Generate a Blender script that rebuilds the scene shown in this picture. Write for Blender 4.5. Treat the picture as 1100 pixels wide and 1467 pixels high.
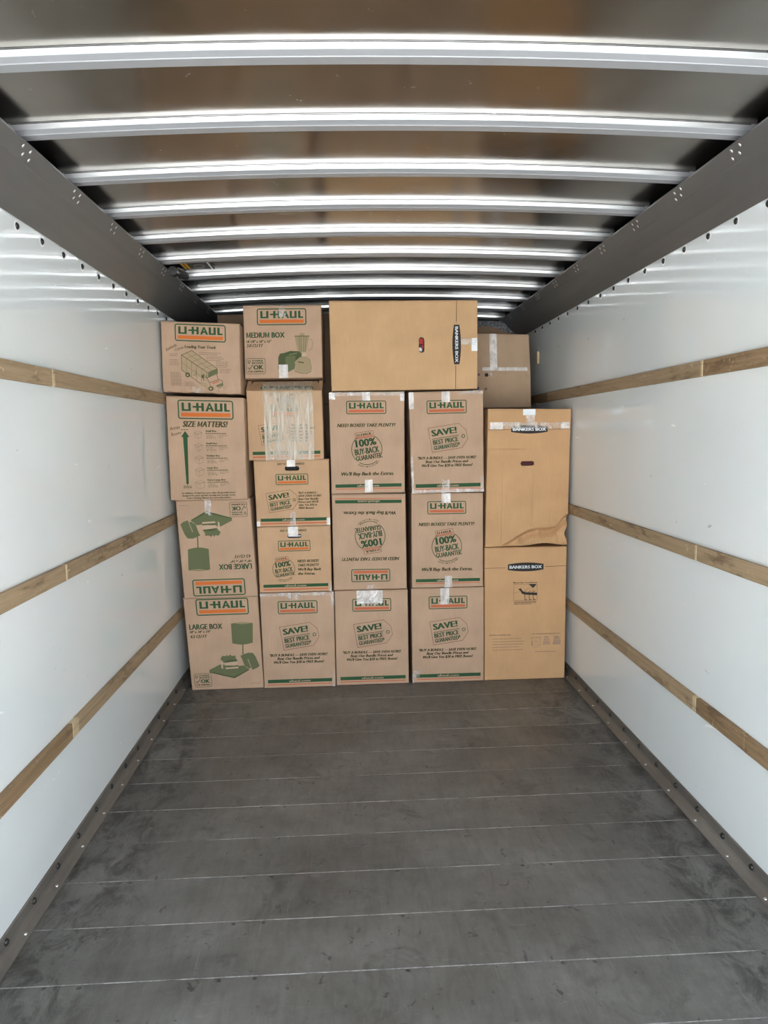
import bpy, bmesh, math, random
from mathutils import Vector, Matrix, noise

for o in list(bpy.data.objects): bpy.data.objects.remove(o, do_unlink=True)
scn = bpy.context.scene
COL = scn.collection
random.seed(7)

# ------------------------------------------------------------------ camera
F, PITCH, YAW, ROLL, CAMZ = 1050.0, 0.1073, 0.0440, -0.0184, 1.57
cam = bpy.data.cameras.new('camera'); co = bpy.data.objects.new('camera', cam); COL.objects.link(co)
cam.sensor_fit = 'VERTICAL'; cam.sensor_height = 24.0; cam.lens = 24.0 * F / 1467.0
cam.clip_start = 0.05; cam.clip_end = 200
fwd = Vector((math.sin(YAW)*math.cos(PITCH), math.cos(YAW)*math.cos(PITCH), -math.sin(PITCH)))
rt = Vector((math.cos(YAW), -math.sin(YAW), 0)); up = rt.cross(fwd)
c_, s_ = math.cos(ROLL), math.sin(ROLL)
R_, U_ = rt*c_ + up*s_, up*c_ - rt*s_
M = Matrix((R_, U_, -fwd)).transposed().to_4x4(); M.translation = (0, 0, CAMZ)
co.matrix_world = M
scn.camera = co

# ------------------------------------------------------------------ world and light
w = bpy.data.worlds.new('sky'); scn.world = w; w.use_nodes = True
nt = w.node_tree; nt.nodes.clear()
out = nt.nodes.new('ShaderNodeOutputWorld'); bg = nt.nodes.new('ShaderNodeBackground')
tc = nt.nodes.new('ShaderNodeTexCoord'); sep = nt.nodes.new('ShaderNodeSeparateXYZ')
cr = nt.nodes.new('ShaderNodeValToRGB')
nt.links.new(tc.outputs['Generated'], sep.inputs[0]); nt.links.new(sep.outputs['Z'], cr.inputs[0])
cr.color_ramp.elements[0].position = 0.0; cr.color_ramp.elements[0].color = (0.93, 0.97, 1.0, 1)
cr.color_ramp.elements[1].position = 0.8; cr.color_ramp.elements[1].color = (0.70, 0.82, 1.0, 1)
nt.links.new(cr.outputs[0], bg.inputs[0]); bg.inputs[1].default_value = 2.6
nt.links.new(bg.outputs[0], out.inputs[0])
# portal in the open rear doorway: guides the sky's own light, emits nothing
pl = bpy.data.lights.new('doorway_portal', 'AREA'); pl.shape = 'RECTANGLE'; pl.size = 2.45; pl.size_y = 2.5
po = bpy.data.objects.new('doorway_portal', pl); COL.objects.link(po)
po.location = (0.137, -0.5, 1.25); po.rotation_euler = (math.radians(90), 0, 0)
pl.cycles.is_portal = True

sun = bpy.data.lights.new('sun', 'SUN'); sun.energy = 16; sun.angle = math.radians(1.0); sun.color = (1, .97, .92)
so = bpy.data.objects.new('sun', sun); COL.objects.link(so)
so.rotation_euler = Vector((-.62, -.30, -.85)).to_track_quat('-Z', 'Y').to_euler()   # from the right and front: never enters the doorway

scn.view_settings.view_transform = 'Standard'; scn.view_settings.look = 'None'
scn.view_settings.gamma = 1; scn.view_settings.use_curve_mapping = False
scn.view_settings.exposure = 1.72

# ------------------------------------------------------------------ materials
def mat(name, col, rough=0.6, metal=0.0, spec=0.5):
    m = bpy.data.materials.new(name); m.use_nodes = True
    b = m.node_tree.nodes['Principled BSDF']
    b.inputs['Base Color'].default_value = (*col, 1); b.inputs['Roughness'].default_value = rough
    b.inputs['Metallic'].default_value = metal; b.inputs['Specular IOR Level'].default_value = spec
    return m
class G:
    """small node-graph helper"""
    def __init__(s, m): s.m = m; s.t = m.node_tree; s.b = s.t.nodes['Principled BSDF']; s.tc = s.t.nodes.new('ShaderNodeTexCoord')
    def n(s, k, **kw):
        x = s.t.nodes.new(k)
        for a, v in kw.items(): setattr(x, a, v)
        return x
    def l(s, a, b): s.t.links.new(a, b)
    W = False
    def noise(s, scale, detail=4, rough=.55, stretch=(1, 1, 1), src='Object', dist=0.0):
        mp = s.n('ShaderNodeMapping'); mp.inputs['Scale'].default_value = stretch
        s.l(s.n('ShaderNodeNewGeometry').outputs['Position'] if s.W else s.tc.outputs[src], mp.inputs[0]); x = s.n('ShaderNodeTexNoise')
        x.inputs['Scale'].default_value = scale; x.inputs['Detail'].default_value = detail
        x.inputs['Roughness'].default_value = rough; x.inputs['Distortion'].default_value = dist
        s.l(mp.outputs[0], x.inputs['Vector']); return x.outputs['Fac']
    def ramp(s, fac, stops):
        r = s.n('ShaderNodeValToRGB'); e = r.color_ramp.elements
        while len(e) < len(stops): e.new(0.5)
        for i, (p, c) in enumerate(stops):
            e[i].position = p; e[i].color = (*c, 1) if not isinstance(c, (int, float)) else (c, c, c, 1)
        s.l(fac, r.inputs[0]); return r.outputs[0]
    def mix(s, fac, a, b, mode='MIX'):
        x = s.n('ShaderNodeMixRGB', blend_type=mode)
        for i, v in ((0, fac), (1, a), (2, b)):
            if isinstance(v, (int, float)): x.inputs[i].default_value = v if i == 0 else (v, v, v, 1)
            elif isinstance(v, tuple): x.inputs[i].default_value = (*v, 1)
            else: s.l(v, x.inputs[i])
        return x.outputs[0]
    def bump(s, h, strength=.3, dist=.01):
        x = s.n('ShaderNodeBump'); x.inputs['Strength'].default_value = strength; x.inputs['Distance'].default_value = dist
        s.l(h, x.inputs['Height'])
        if s.b.inputs['Normal'].is_linked: s.l(s.b.inputs['Normal'].links[0].from_socket, x.inputs['Normal'])
        s.l(x.outputs[0], s.b.inputs['Normal'])
    def objrand(s):
        return s.n('ShaderNodeObjectInfo').outputs['Random']

def cardboard(name, col):
    m = mat(name, col, .82, 0, .25); g = G(m)
    big = g.ramp(g.noise(5, 3), [(.3, .90), (.7, 1.05)])
    fine = g.ramp(g.noise(70, 3, .6, (3, 1, .12)), [(.3, .96), (.7, 1.03)])
    c = g.mix(1, g.mix(1, col, big, 'MULTIPLY'), fine, 'MULTIPLY')
    g.l(c, g.b.inputs['Base Color'])
    g.bump(g.noise(12, 3, .5), .25, .004)
    wv = g.n('ShaderNodeTexWave'); wv.inputs['Scale'].default_value = 42; wv.bands_direction = 'X'
    g.l(g.tc.outputs['Object'], wv.inputs['Vector']); g.bump(wv.outputs['Fac'], .05, .0006)
    return m
M_UH = cardboard('kraft_cardboard_pinkish', (.47, .318, .215))
M_SM = cardboard('kraft_cardboard_warm', (.52, .335, .198))
M_BK = cardboard('kraft_cardboard_yellow', (.54, .325, .165))
M_BB = cardboard('kraft_cardboard_sandy', (.56, .355, .188))
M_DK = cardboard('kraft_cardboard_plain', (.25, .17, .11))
GREEN = mat('green_print', (.030, .085, .035), .75, 0, .2)
OLIVE = mat('olive_print', (.055, .065, .022), .75, 0, .2)
BROWN = mat('brown_print', (.16, .055, .025), .75, 0, .2)
ORANGE = mat('orange_print', (.60, .155, .035), .75, 0, .2)
SALMON = mat('red_orange_print', (.52, .14, .065), .75, 0, .2)
MUTE = mat('muted_green_halftone', (.125, .140, .068), .8, 0, .2)
MUTED = mat('dark_green_halftone', (.075, .095, .042), .8, 0, .2)
KHAKI = mat('khaki_halftone', (.32, .25, .145), .8, 0, .2)
FAINT = mat('faint_tint', (.39, .285, .175), .8, 0, .2)
PALE = mat('pale_kraft', (.50, .36, .25), .8, 0, .2)
BLACK = mat('black_print', (.035, .03, .027), .7, 0, .2)
GREYP = mat('grey_print', (.20, .145, .105), .8, 0, .2)
INK = mat('marker_ink', (.07, .035, .022), .7, 0, .2)
PURPLE = mat('purple_print', (.17, .12, .14), .7, 0, .2)
BLUE = mat('blue_print', (.085, .095, .15), .7, 0, .2)
MAROON = mat('maroon_cloth', (.07, .018, .02), .9)
REDC = mat('red_cloth', (.35, .03, .03), .8)
WHITEC = mat('white_cloth', (.75, .75, .75), .8)
LABEL = mat('white_label', (.80, .84, .86), .35)

def tape_mat(name, lo, hi, col=(.78, .74, .70), sc=26, st=(1, 1, .6), t0=.42, t1=.62, strength=.8, rough=.14):
    """thin plastic: mostly clear, with wrinkle highlights painted in as whiter patches"""
    m = mat(name, col, rough, 0, .8); g = G(m)
    h = g.noise(sc, 3, .6, st, dist=.6)
    g.bump(h, strength, .010)
    o = [n for n in g.t.nodes if n.type == 'OUTPUT_MATERIAL'][0]
    tr = g.n('ShaderNodeBsdfTransparent'); mx = g.n('ShaderNodeMixShader')
    a = g.ramp(h, [(t0, lo), (t1, hi)]); g.l(a, mx.inputs[0])  # opaque noise streaks paint the white highlights and sheen into the plastic
    g.l(tr.outputs[0], mx.inputs[1]); g.l(g.b.outputs[0], mx.inputs[2]); g.l(mx.outputs[0], o.inputs[0])
    return m
M_TAPE = tape_mat('clear_packing_tape', .16, .62, t0=.38, t1=.72)
M_TAPEW = tape_mat('milky_packing_tape', .50, .86, t0=.34, t1=.66)
M_FILM = tape_mat('stretch_film', .28, .52, (.84, .79, .66), 30, (2.0, 1, .20), .42, .66, .9, .12)

# wall: glossy white composite liner with scuffs
M_WALL = mat('white_liner_panel', (.79, .83, .82), .13, 0, .55); g = G(M_WALL)
base = g.ramp(g.noise(1.1, 4, .6, (1, .6, 1)), [(.3, (.76, .805, .81)), (.7, (.83, .87, .875))])
scr = g.ramp(g.noise(9, 6, .75, (1, .35, 1.6), dist=.6), [(.665, 0.0), (.70, 1.0)])
scr2 = g.ramp(g.noise(24, 5, .7, (1, .5, 1), dist=.4), [(.69, 0.0), (.73, 1.0)])
c = g.mix(g.mix(.55, 0.0, scr), base, (.92, .93, .91)); c = g.mix(g.mix(.7, 0.0, scr2), c, (.30, .31, .30))
g.l(c, g.b.inputs['Base Color'])
rr = g.ramp(g.noise(3, 5, .65), [(.35, .025), (.75, .07)]); rr = g.mix(scr, rr, .5); g.l(rr, g.b.inputs['Roughness'])
g.bump(g.noise(1.3, 2, .4), .10, .02); g.bump(g.noise(160, 2), .03, .001)

# roof sheet
M_ROOF = mat('mill_finish_roof_sheet', (.40, .385, .365), .26, 1.0, .5); g = G(M_ROOF)
blot = g.ramp(g.noise(2.2, 5, .6), [(.3, (.205, .19, .165)), (.75, (.28, .262, .235))])
dirt = g.ramp(g.noise(13, 6, .75, (1, .7, 1), dist=.5), [(.66, 0.0), (.72, 1.0)])
g.l(g.mix(g.mix(.45, 0.0, dirt), blot, (.62, .60, .56)), g.b.inputs['Base Color'])
rr = g.mix(dirt, g.ramp(g.noise(5, 4), [(.3, .15), (.7, .235)]), .5); g.l(rr, g.b.inputs['Roughness'])
g.bump(g.noise(1.7, 2, .4, (.6, 1, 1)), .25, .02)
# roof bows
M_BOWB = mat('shaded_bow_underside', (.42, .43, .45), .5, .5, .5)  # same metal coloured darker: shade of the downward faces put into the colour
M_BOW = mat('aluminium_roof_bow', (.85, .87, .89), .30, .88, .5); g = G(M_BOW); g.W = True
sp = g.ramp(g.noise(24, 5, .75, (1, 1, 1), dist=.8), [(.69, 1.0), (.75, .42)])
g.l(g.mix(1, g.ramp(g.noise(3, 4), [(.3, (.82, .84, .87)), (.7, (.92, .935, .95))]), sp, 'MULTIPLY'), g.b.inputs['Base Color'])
M_CAULK = mat('dark_joint', (.03, .03, .03), .8)
M_RAIL = mat('grey_coated_rail', (.14, .142, .142), .42, .35, .5); g = G(M_RAIL)
g.l(g.ramp(g.noise(2, 5, .6, (1, .25, 1)), [(.3, (.115, .116, .115)), (.7, (.165, .168, .168))]), g.b.inputs['Base Color'])
M_KICK = mat('dirty_steel_kickplate', (.2, .18, .16), .5, .35, .5); g = G(M_KICK)
g.l(g.ramp(g.noise(3.5, 7, .7, (1, .3, 1)), [(.25, (.085, .078, .068)), (.55, (.185, .170, .150)), (.8, (.28, .265, .245))]), g.b.inputs['Base Color'])
M_BOLTD = mat('dark_bolt', (.06, .06, .06), .35, .8)
M_BOLT = mat('bright_screw', (.75, .75, .74), .28, .9)
M_FRONT = mat('dark_end_wall', (.10, .10, .105), .6)
M_GROUND = mat('concrete_ground', (.46, .45, .43), .9); g = G(M_GROUND)
g.l(g.ramp(g.noise(3, 6), [(.3, (.50, .49, .47)), (.7, (.60, .59, .565))]), g.b.inputs['Base Color'])

def floor_mat(name, k):
    m = mat(name, (.1, .1, .1), .42, 0, .5); g = G(m); g.W = True
    b0 = g.ramp(g.noise(1.5, 8, .70, (1, 1.5, 1), dist=.3), [(.27, (.084*k, .080*k, .073*k)), (.5, (.132*k, .127*k, .116*k)), (.74, (.200*k, .196*k, .184*k))])
    grain = g.ramp(g.noise(9, 7, .75, (2.6, .6, 1), dist=.5), [(.3, .74), (.52, 1.0), (.74, 1.18)])
    c = g.mix(1, b0, grain, 'MULTIPLY')
    st = g.ramp(g.noise(4.5, 5, .70, (1, .9, 1), dist=1.0), [(.56, 0.0), (.68, 1.0)])
    c = g.mix(g.mix(.55, 0.0, st), c, (.040*k, .037*k, .033*k))
    st2 = g.ramp(g.noise(21, 4, .7, (1, .7, 1), dist=.6), [(.635, 0.0), (.68, 1.0)])
    c = g.mix(g.mix(.75, 0.0, st2), c, (.025*k, .023*k, .02*k))
    for stv in ((4, .30, 1), (.5, 3, 1)):
        sc = g.ramp(g.noise(15, 4, .8, stv, dist=.9), [(.62, 0.0), (.69, 1.0)])
        c = g.mix(g.mix(.34, 0.0, sc), c, (.26, .255, .24))
    sx = g.n('ShaderNodeSeparateXYZ'); s_g = g.n('ShaderNodeNewGeometry'); g.l(s_g.outputs['Position'], sx.inputs[0])
    ab = g.n('ShaderNodeMath', operation='SUBTRACT'); g.l(sx.outputs['X'], ab.inputs[0]); ab.inputs[1].default_value = .1375
    ab2 = g.n('ShaderNodeMath', operation='ABSOLUTE'); g.l(ab.outputs[0], ab2.inputs[0])
    edge = g.ramp(ab2.outputs[0], [(.82, 0.0), (1.0, 1.0)])        # dirt trodden in along both kick plates
    dm = g.mix(1, edge, g.ramp(g.noise(10, 6, .8, (1, .6, 1), dist=.7), [(.46, 0.0), (.60, .85)]), 'MULTIPLY')
    c = g.mix(dm, c, (.03, .028, .025))
    ov = g.n('ShaderNodeObjectInfo'); rnd = g.ramp(ov.outputs['Random'], [(0.0, .90), (1.0, 1.08)])
    c = g.mix(1, c, rnd, 'MULTIPLY')
    g.l(c, g.b.inputs['Base Color'])
    g.l(g.ramp(g.noise(4, 6, .7), [(.3, .30), (.7, .52)]), g.b.inputs['Roughness'])
    g.bump(g.noise(30, 6, .7), .18, .003)
    return m
M_FLOOR = floor_mat('worn_grey_floor', 1.0)
M_FEDGE = mat('worn_plank_edge', (.34, .33, .31), .6); g = G(M_FEDGE); g.W = True
g.l(g.ramp(g.noise(6, 6, .8, (1, 1, 1)), [(.40, (.06, .057, .052)), (.60, (.34, .33, .31))]), g.b.inputs['Base Color'])

def wood_mat(name, a, b):
    m = mat(name, a, .6, 0, .3); g = G(m)
    gr = g.ramp(g.noise(7, 7, .7, (1, .30, 8), dist=1.0), [(.28, a), (.72, b)])
    dk = g.ramp(g.noise(7, 5, .7, (1, .5, 2)), [(.54, 0.0), (.66, 1.0)])
    c = g.mix(g.mix(.62, 0.0, dk), gr, (.09, .05, .025))
    wh = g.ramp(g.noise(30, 4, .75, (1, .6, 1), dist=1.5), [(.64, 0.0), (.68, 1.0)])
    c = g.mix(g.mix(.6, 0.0, wh), c, (.75, .62, .42))
    rnd = g.ramp(g.objrand(), [(0.0, .88), (1.0, 1.1)]); c = g.mix(1, c, rnd, 'MULTIPLY')
    g.l(c, g.b.inputs['Base Color']); g.bump(g.noise(12, 5, .6, (1, .3, 6)), .25, .002)
    return m
M_W1 = wood_mat('tan_oak', (.27, .190, .112), (.47, .345, .215))
M_W2 = wood_mat('brown_oak', (.17, .108, .055), (.35, .235, .135))
M_W3 = wood_mat('pale_joint_wood', (.52, .40, .24), (.68, .54, .34))

# ------------------------------------------------------------------ object helpers
def mesh(name, verts, faces, mats, parent=None, mi=None, smooth=False, loc=None):
    me = bpy.data.meshes.new(name); me.from_pydata(verts, [], faces)
    for m in (mats if isinstance(mats, (list, tuple)) else [mats]): me.materials.append(m)
    if mi: me.polygons.foreach_set('material_index', mi)
    if smooth: me.polygons.foreach_set('use_smooth', [True]*len(me.polygons))
    me.update()
    o = bpy.data.objects.new(name, me); COL.objects.link(o)
    if parent is not None: o.parent = parent
    if loc is not None: o.location = loc
    return o
def thing(name, label, cat, loc=(0, 0, 0), group=None):
    o = bpy.data.objects.new(name, None); COL.objects.link(o); o.location = loc; o.empty_display_size = .1
    o['label'] = label; o['category'] = cat
    if group: o['group'] = group
    return o
class B:
    def __init__(s): s.v = []; s.f = []; s.m = []
    def box(s, x0, x1, y0, y1, z0, z1, m=0):
        b = len(s.v); s.v += [(x, y, z) for z in (z0, z1) for x, y in ((x0, y0), (x1, y0), (x1, y1), (x0, y1))]
        s.f += [tuple(b+i for i in q) for q in ((3, 2, 1, 0), (4, 5, 6, 7), (0, 1, 5, 4), (1, 2, 6, 5), (2, 3, 7, 6), (3, 0, 4, 7))]; s.m += [m]*6
    def prism(s, prof, y0, y1, m=0, flip=False):   # prof: (x,z) closed, extruded along y
        b = len(s.v); n = len(prof)
        s.v += [(x, y0, z) for x, z in prof] + [(x, y1, z) for x, z in prof]
        for i in range(n):
            j = (i+1) % n; q = (b+i, b+j, b+n+j, b+n+i); s.f.append(q[::-1] if flip else q); s.m.append(m)
        e = tuple(b+i for i in range(n)); f2 = tuple(b+n+i for i in range(n))
        s.f += [e[::-1] if not flip else e, f2 if not flip else f2[::-1]]; s.m += [m, m]
    def add(s, v, f, m=0):
        b = len(s.v); s.v += v; s.f += [tuple(b+i for i in q) for q in f]; s.m += [m]*len(f)
    def obj(s, name, mats, parent=None, smooth=False, loc=None):
        o = mesh(name, s.v, s.f, mats, parent, s.m, smooth, loc)
        return o
def fixn(o):
    bm = bmesh.new(); bm.from_mesh(o.data); bmesh.ops.recalc_face_normals(bm, faces=bm.faces); bm.to_mesh(o.data); bm.free()
def bevel(o, wd, seg=2):
    bm = bmesh.new(); bm.from_mesh(o.data)
    bmesh.ops.bevel(bm, geom=bm.edges[:], offset=wd, segments=seg, profile=.5, affect='EDGES'); bm.to_mesh(o.data); bm.free()

# ------------------------------------------------------------------ truck body (the setting)
XL, XR, YB, YF = -1.09, 1.365, -0.5, 7.4
def struct(o): o['kind'] = 'structure'; return o
b = B(); b.box(XL-.04, XL, YB, YF, -.05, 2.62); wall_l = struct(b.obj('wall_left', M_WALL))
b = B(); b.box(XR, XR+.04, YB, YF, -.05, 2.62); wall_r = struct(b.obj('wall_right', M_WALL))
b = B(); b.box(XL-.04, XR+.04, YF, YF+.05, -.05, 2.62); struct(b.obj('wall_front', M_FRONT))
XC = .1375
def roofz(x): return 2.518 - .030*((x-XC)/1.1)**2      # underside of the roof sheet
n = 60; v = []; f = []
for k, dz in enumerate((0, .05)):
    for j, y in enumerate((YB, YF)):
        for i in range(n+1):
            x = XL + (XR-XL)*i/n; v.append((x, y, roofz(x)+dz))
N = n+1
for i in range(n):
    f.append((i, i+1, N+i+1, N+i)); f.append((2*N+i, 3*N+i, 3*N+i+1, 2*N+i+1))
    f.append((i, 2*N+i, 2*N+i+1, i+1)); f.append((N+i, N+i+1, 3*N+i+1, 3*N+i))
f.append((0, N, 3*N, 2*N)); f.append((n, 2*N+n, 3*N+n, N+n))
ceil = struct(mesh('ceiling', v, f, M_ROOF, smooth=False)); fixn(ceil)
# roof bows: shallow hat channels, one part each, all sharing one mesh
def bow_mesh():
    H = .026                                            # bow depth below the sheet
    prof = [(-.0665, H), (-.066, H-.002), (-.0640, .010), (-.0625, .0085), (-.045, .002), (-.043, .0), (-.006, 0), (-.006, .001), (-.004, H-.006), (.002, H-.003), (.002, H)]
    n = 28; x0, x1 = XL+.10, XR-.10; vv = []; ff = []
    for i in range(n+1):
        x = x0+(x1-x0)*i/n; z = roofz(x)-H
        vv += [(x, py, z+pz) for py, pz in prof]
    k = len(prof)
    for i in range(n):
        for j in range(k):
            a = i*k+j; c = i*k+(j+1) % k; ff.append((a, c, c+k, a+k))
    ff.append(tuple(range(k))); ff.append(tuple(n*k+i for i in range(k))[::-1])
    return vv, ff
vv, ff = bow_mesh()
k_ = 11
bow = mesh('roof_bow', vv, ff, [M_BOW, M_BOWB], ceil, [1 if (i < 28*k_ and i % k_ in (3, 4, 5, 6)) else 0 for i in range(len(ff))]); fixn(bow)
bms = []
for i in range(-6, 14):
    y = 1.957 + .4064*i
    if i == -6: o = bow
    else: o = bow.copy(); COL.objects.link(o); o.parent = ceil
    o.location = (0, y, 0); bms.append(y)
# dark sealant line where each bow meets the sheet (rear side)
sb = B()
for y in bms:
    for i in range(28):
        xa = XL+.12+(XR-XL-.24)*i/28; xb = XL+.12+(XR-XL-.24)*(i+1)/28
        sb.add([(xa, y-.0675, roofz(xa)-.0008), (xb, y-.0675, roofz(xb)-.0008), (xb, y-.0645, roofz(xb)-.0045), (xa, y-.0645, roofz(xa)-.0045)], [(0, 1, 2, 3)])
o = sb.obj('sealant_line', M_CAULK, ceil)

# upper rails
def rail(side):
    X = XL if side == 0 else XR; s = 1 if side == 0 else -1
    prof = [(0, 2.303), (.004, 2.300), (.030, 2.318), (.065, 2.346), (.100, 2.380), (.118, 2.400), (.121, 2.4015), (.156, 2.440), (.156, 2.446), (.13, 2.452), (0, 2.475)]
    b = B(); b.prism([(X+s*a, z) for a, z in prof], YB, YF-.001)
    o = struct(b.obj('trim_1' if side == 0 else 'trim_2', M_RAIL)); fixn(o)
    return o
rails = [rail(0), rail(1)]
def dome(r, h, seg=10):                     # small domed bolt head, axis +X, base at x=0
    v = [(0, r*math.cos(2*math.pi*i/seg), r*math.sin(2*math.pi*i/seg)) for i in range(seg)]
    v += [(h*.6, .8*y, .8*z) for _, y, z in v[:seg]] + [(h, .35*y, .35*z) for _, y, z in v[:seg]]
    f = []
    for k in range(2):
        for i in range(seg):
            j = (i+1) % seg; f.append((k*seg+i, k*seg+j, (k+1)*seg+j, (k+1)*seg+i))
    f.append(tuple(2*seg+i for i in range(seg))); f.append(tuple(range(seg))[::-1])
    return v, f
dv, df = dome(.0125, .008)
bolt_me = bpy.data.meshes.new('bolt'); bolt_me.from_pydata(dv, [], df); bolt_me.materials.append(M_BOLTD)
bolt_me.polygons.foreach_set('use_smooth', [True]*len(bolt_me.polygons))
wv_, wf_ = dome(.020, .0025, 12)
def bolts(parent, side, y0, z, dy, y1, xo, name='bolt'):
    X = (XL + xo) if side == 0 else (XR - xo)
    y = y0
    while y < y1:
        o = bpy.data.objects.new(name, bolt_me); COL.objects.link(o); o.parent = parent
        o.location = (X, y, z)
        if side == 1: o.rotation_euler = (0, 0, math.pi)
        y += dy
bolts(rails[0], 0, 2.575-.1987*14, 2.276, .1987, 7.2, 0)
bolts(rails[1], 1, 2.596-.1990*14, 2.284, .1990, 7.2, 0)
# light washers ring behind the upper bolts
for side in (0, 1):
    X = XL if side == 0 else XR; sg = 1 if side == 0 else -1; bb = B()
    y = (2.575-.1987*14) if side == 0 else (2.596-.199*14)
    while y < 7.2:
        bb.add([(X+sg*a*.4, y+p, (2.276 if side == 0 else 2.284)+q_) for a, p, q_ in wv_], wf_); y += .1987 if side == 0 else .199
    o = bb.obj('washers', mat('washer_white', (.85, .87, .86), .3), rails[side]); o['kind'] = 'stuff'; fixn(o)
    # rivets at each bow end
    rb = B()
    for yb in bms:
        for dy, t in ((-.055, .8), (-.03, .35), (-.005, .8), (.015, .3)):
            a = .124+.03*t; z = 2.4015+(a-.121)*1.1
            v3 = [(X+sg*(a+p[1]*.35), yb+dy+p[2]*.35, z-p[0]*.35+p[1]*.38) for p in dv]; rb.add(v3, df)
    o = rb.obj('rivets', M_BOLT, rails[side]); o['kind'] = 'stuff'; fixn(o)

# kick plates
for side in (0, 1):
    X = XL if side == 0 else XR; s = 1 if side == 0 else -1
    prof = [(0, .072), (.005, .074), (.009, .072), (.009, .036), (.013, .026), (.020, .019), (.034, .008), (.037, .006), (.037, .0005), (0, .0005)]
    b = B(); b.prism([(X+s*a, z) for a, z in prof], YB, YF-.001)
    o = struct(b.obj('baseboard_left' if side == 0 else 'baseboard_right', M_KICK)); fixn(o)
    bolts(o, side, (2.091*1.0187-.1985*12) if side == 0 else (2.293*1.0187-.1985*13), .050, .1985, 7.2, .009)
    sb = B(); y = 2.217-.2475*10
    while y < 7.2:
        sb.add([(X+s*.026+p[1]*.6, y+p[2]*.6, .0135+p[0]*.5) for p in dv], df); y += .2475
    o2 = sb.obj('screws', M_BOLT, o); o2['kind'] = 'stuff'; fixn(o2)

# floor planks
floor = bpy.data.objects.new('floor', None); COL.objects.link(floor); floor['kind'] = 'structure'
b = B(); b.box(XL-.04, XR+.04, YB, YF, -.09, -.03); b.obj('subfloor', M_FRONT, floor)
PW = .2477
def plank_mesh():
    b = B(); e = .0014; g_ = .0005; x0, x1 = XL+.002, XR-.002
    y0, y1 = g_, PW-g_
    for (a, c, z0, z1, m) in ((y0, y0, -.03, -e, 1), (y0, y0+e, -e, 0, 1), (y0+e, y1-e, 0, 0, 0), (y1-e, y1, 0, -e, 1), (y1, y1, -e, -.03, 1)):
        k = 6
        for i in range(k):
            xa, xb = x0+(x1-x0)*i/k, x0+(x1-x0)*(i+1)/k
            b.add([(xa, a, z0), (xb, a, z0), (xb, c, z1), (xa, c, z1)], [(0, 1, 2, 3)], m)
    return b
pb = plank_mesh(); base_p = None
y = 2.001 - PW*10; k = 0
while y < YF-.02:
    if base_p is None: base_p = o = pb.obj('plank', [M_FLOOR, M_FEDGE], floor)
    else: o = base_p.copy(); COL.objects.link(o); o.parent = floor
    o.location = (0, y, -.0004*random.random()); y += PW
sb = B(); y = 1.989 - PW*10
while y < 7.2:
    for x in (-.917, -.817, -.417, -.317, .136, .591, .691, 1.10, 1.20):
        xx = x+random.uniform(-.003, .003); yy = y+random.uniform(-.003, .003)
        sb.add([(xx+p[1]*.62, yy+p[2]*.62, .0002+p[0]*.22) for p in dv], df)
    y += PW
o = sb.obj('screws', mat('dull_screw', (.13, .13, .125), .35, .8), floor); o['kind'] = 'stuff'; fixn(o)

# wooden slats on the walls
def slat(idx, side, z0, z1, cuts):
    X = XL if side == 0 else XR; s = 1 if side == 0 else -1
    r = bpy.data.objects.new('trim_%d' % idx, None); COL.objects.link(r); r['kind'] = 'structure'
    for i, (ya, yb, m, dz) in enumerate(cuts):
        bb = B(); x0, x1 = sorted((X, X+s*.018)); bb.box(x0, x1, ya+.0014, yb-.0014, z0+dz, z1+dz)
        o = bb.obj('board', m, r); bevel(o, .0016, 1)
        # nails
    return r
J = .018
slat(3, 0, 1.761, 1.822, [(YB, 2.745, M_W1, 0), (2.745, 2.765, M_W3, -.001), (2.765, YF, M_W1, .001)])
slat(4, 0, 1.042, 1.103, [(YB, 2.752, M_W1, 0), (2.752, 2.766, M_W3, .0), (2.766, YF, M_W1, .001)])
slat(5, 0, .440, .502, [(YB, 2.72, M_W2, 0), (2.72, 2.775, M_W3, .0), (2.775, 3.75, M_W1, .002), (3.75, YF, M_W1, 0)])
slat(6, 1, 1.764, 1.824, [(YB, 2.775, M_W2, 0), (2.775, 2.792, M_W3, -.001), (2.792, 4.03, M_W1, 0), (4.03, 5.0, M_W1, 0), (5.0, YF, M_W2, 0)])
slat(7, 1, 1.048, 1.109, [(YB, 2.785, M_W1, 0), (2.785, 2.80, M_W3, .001), (2.80, 3.80, M_W1, 0), (3.80, YF, M_W1, .001)])
slat(8, 1, .440, .502, [(YB, 2.395, M_W2, 0), (2.395, 2.755, M_W2, .001), (2.755, 2.785, M_W3, .0), (2.785, 3.48, M_W1, 0), (3.48, 3.84, M_W1, .001), (3.84, YF, M_W1, 0)])
for ya, yb, z0, z1 in ((5.285, 5.345, 2.045, 2.130), (5.30, 5.345, 1.80-.045, 1.80-.005)):
    bb = B(); bb.box(XR-.012, XR, ya, yb, z0, z1); o = bb.obj('cleat', M_W3, wall_r); bevel(o, .001, 1)
# ground outside
b = B(); b.box(-30, 30, -40, 12, -1.2, -1.0); gr = b.obj('ground', M_GROUND); struct(gr)

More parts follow.
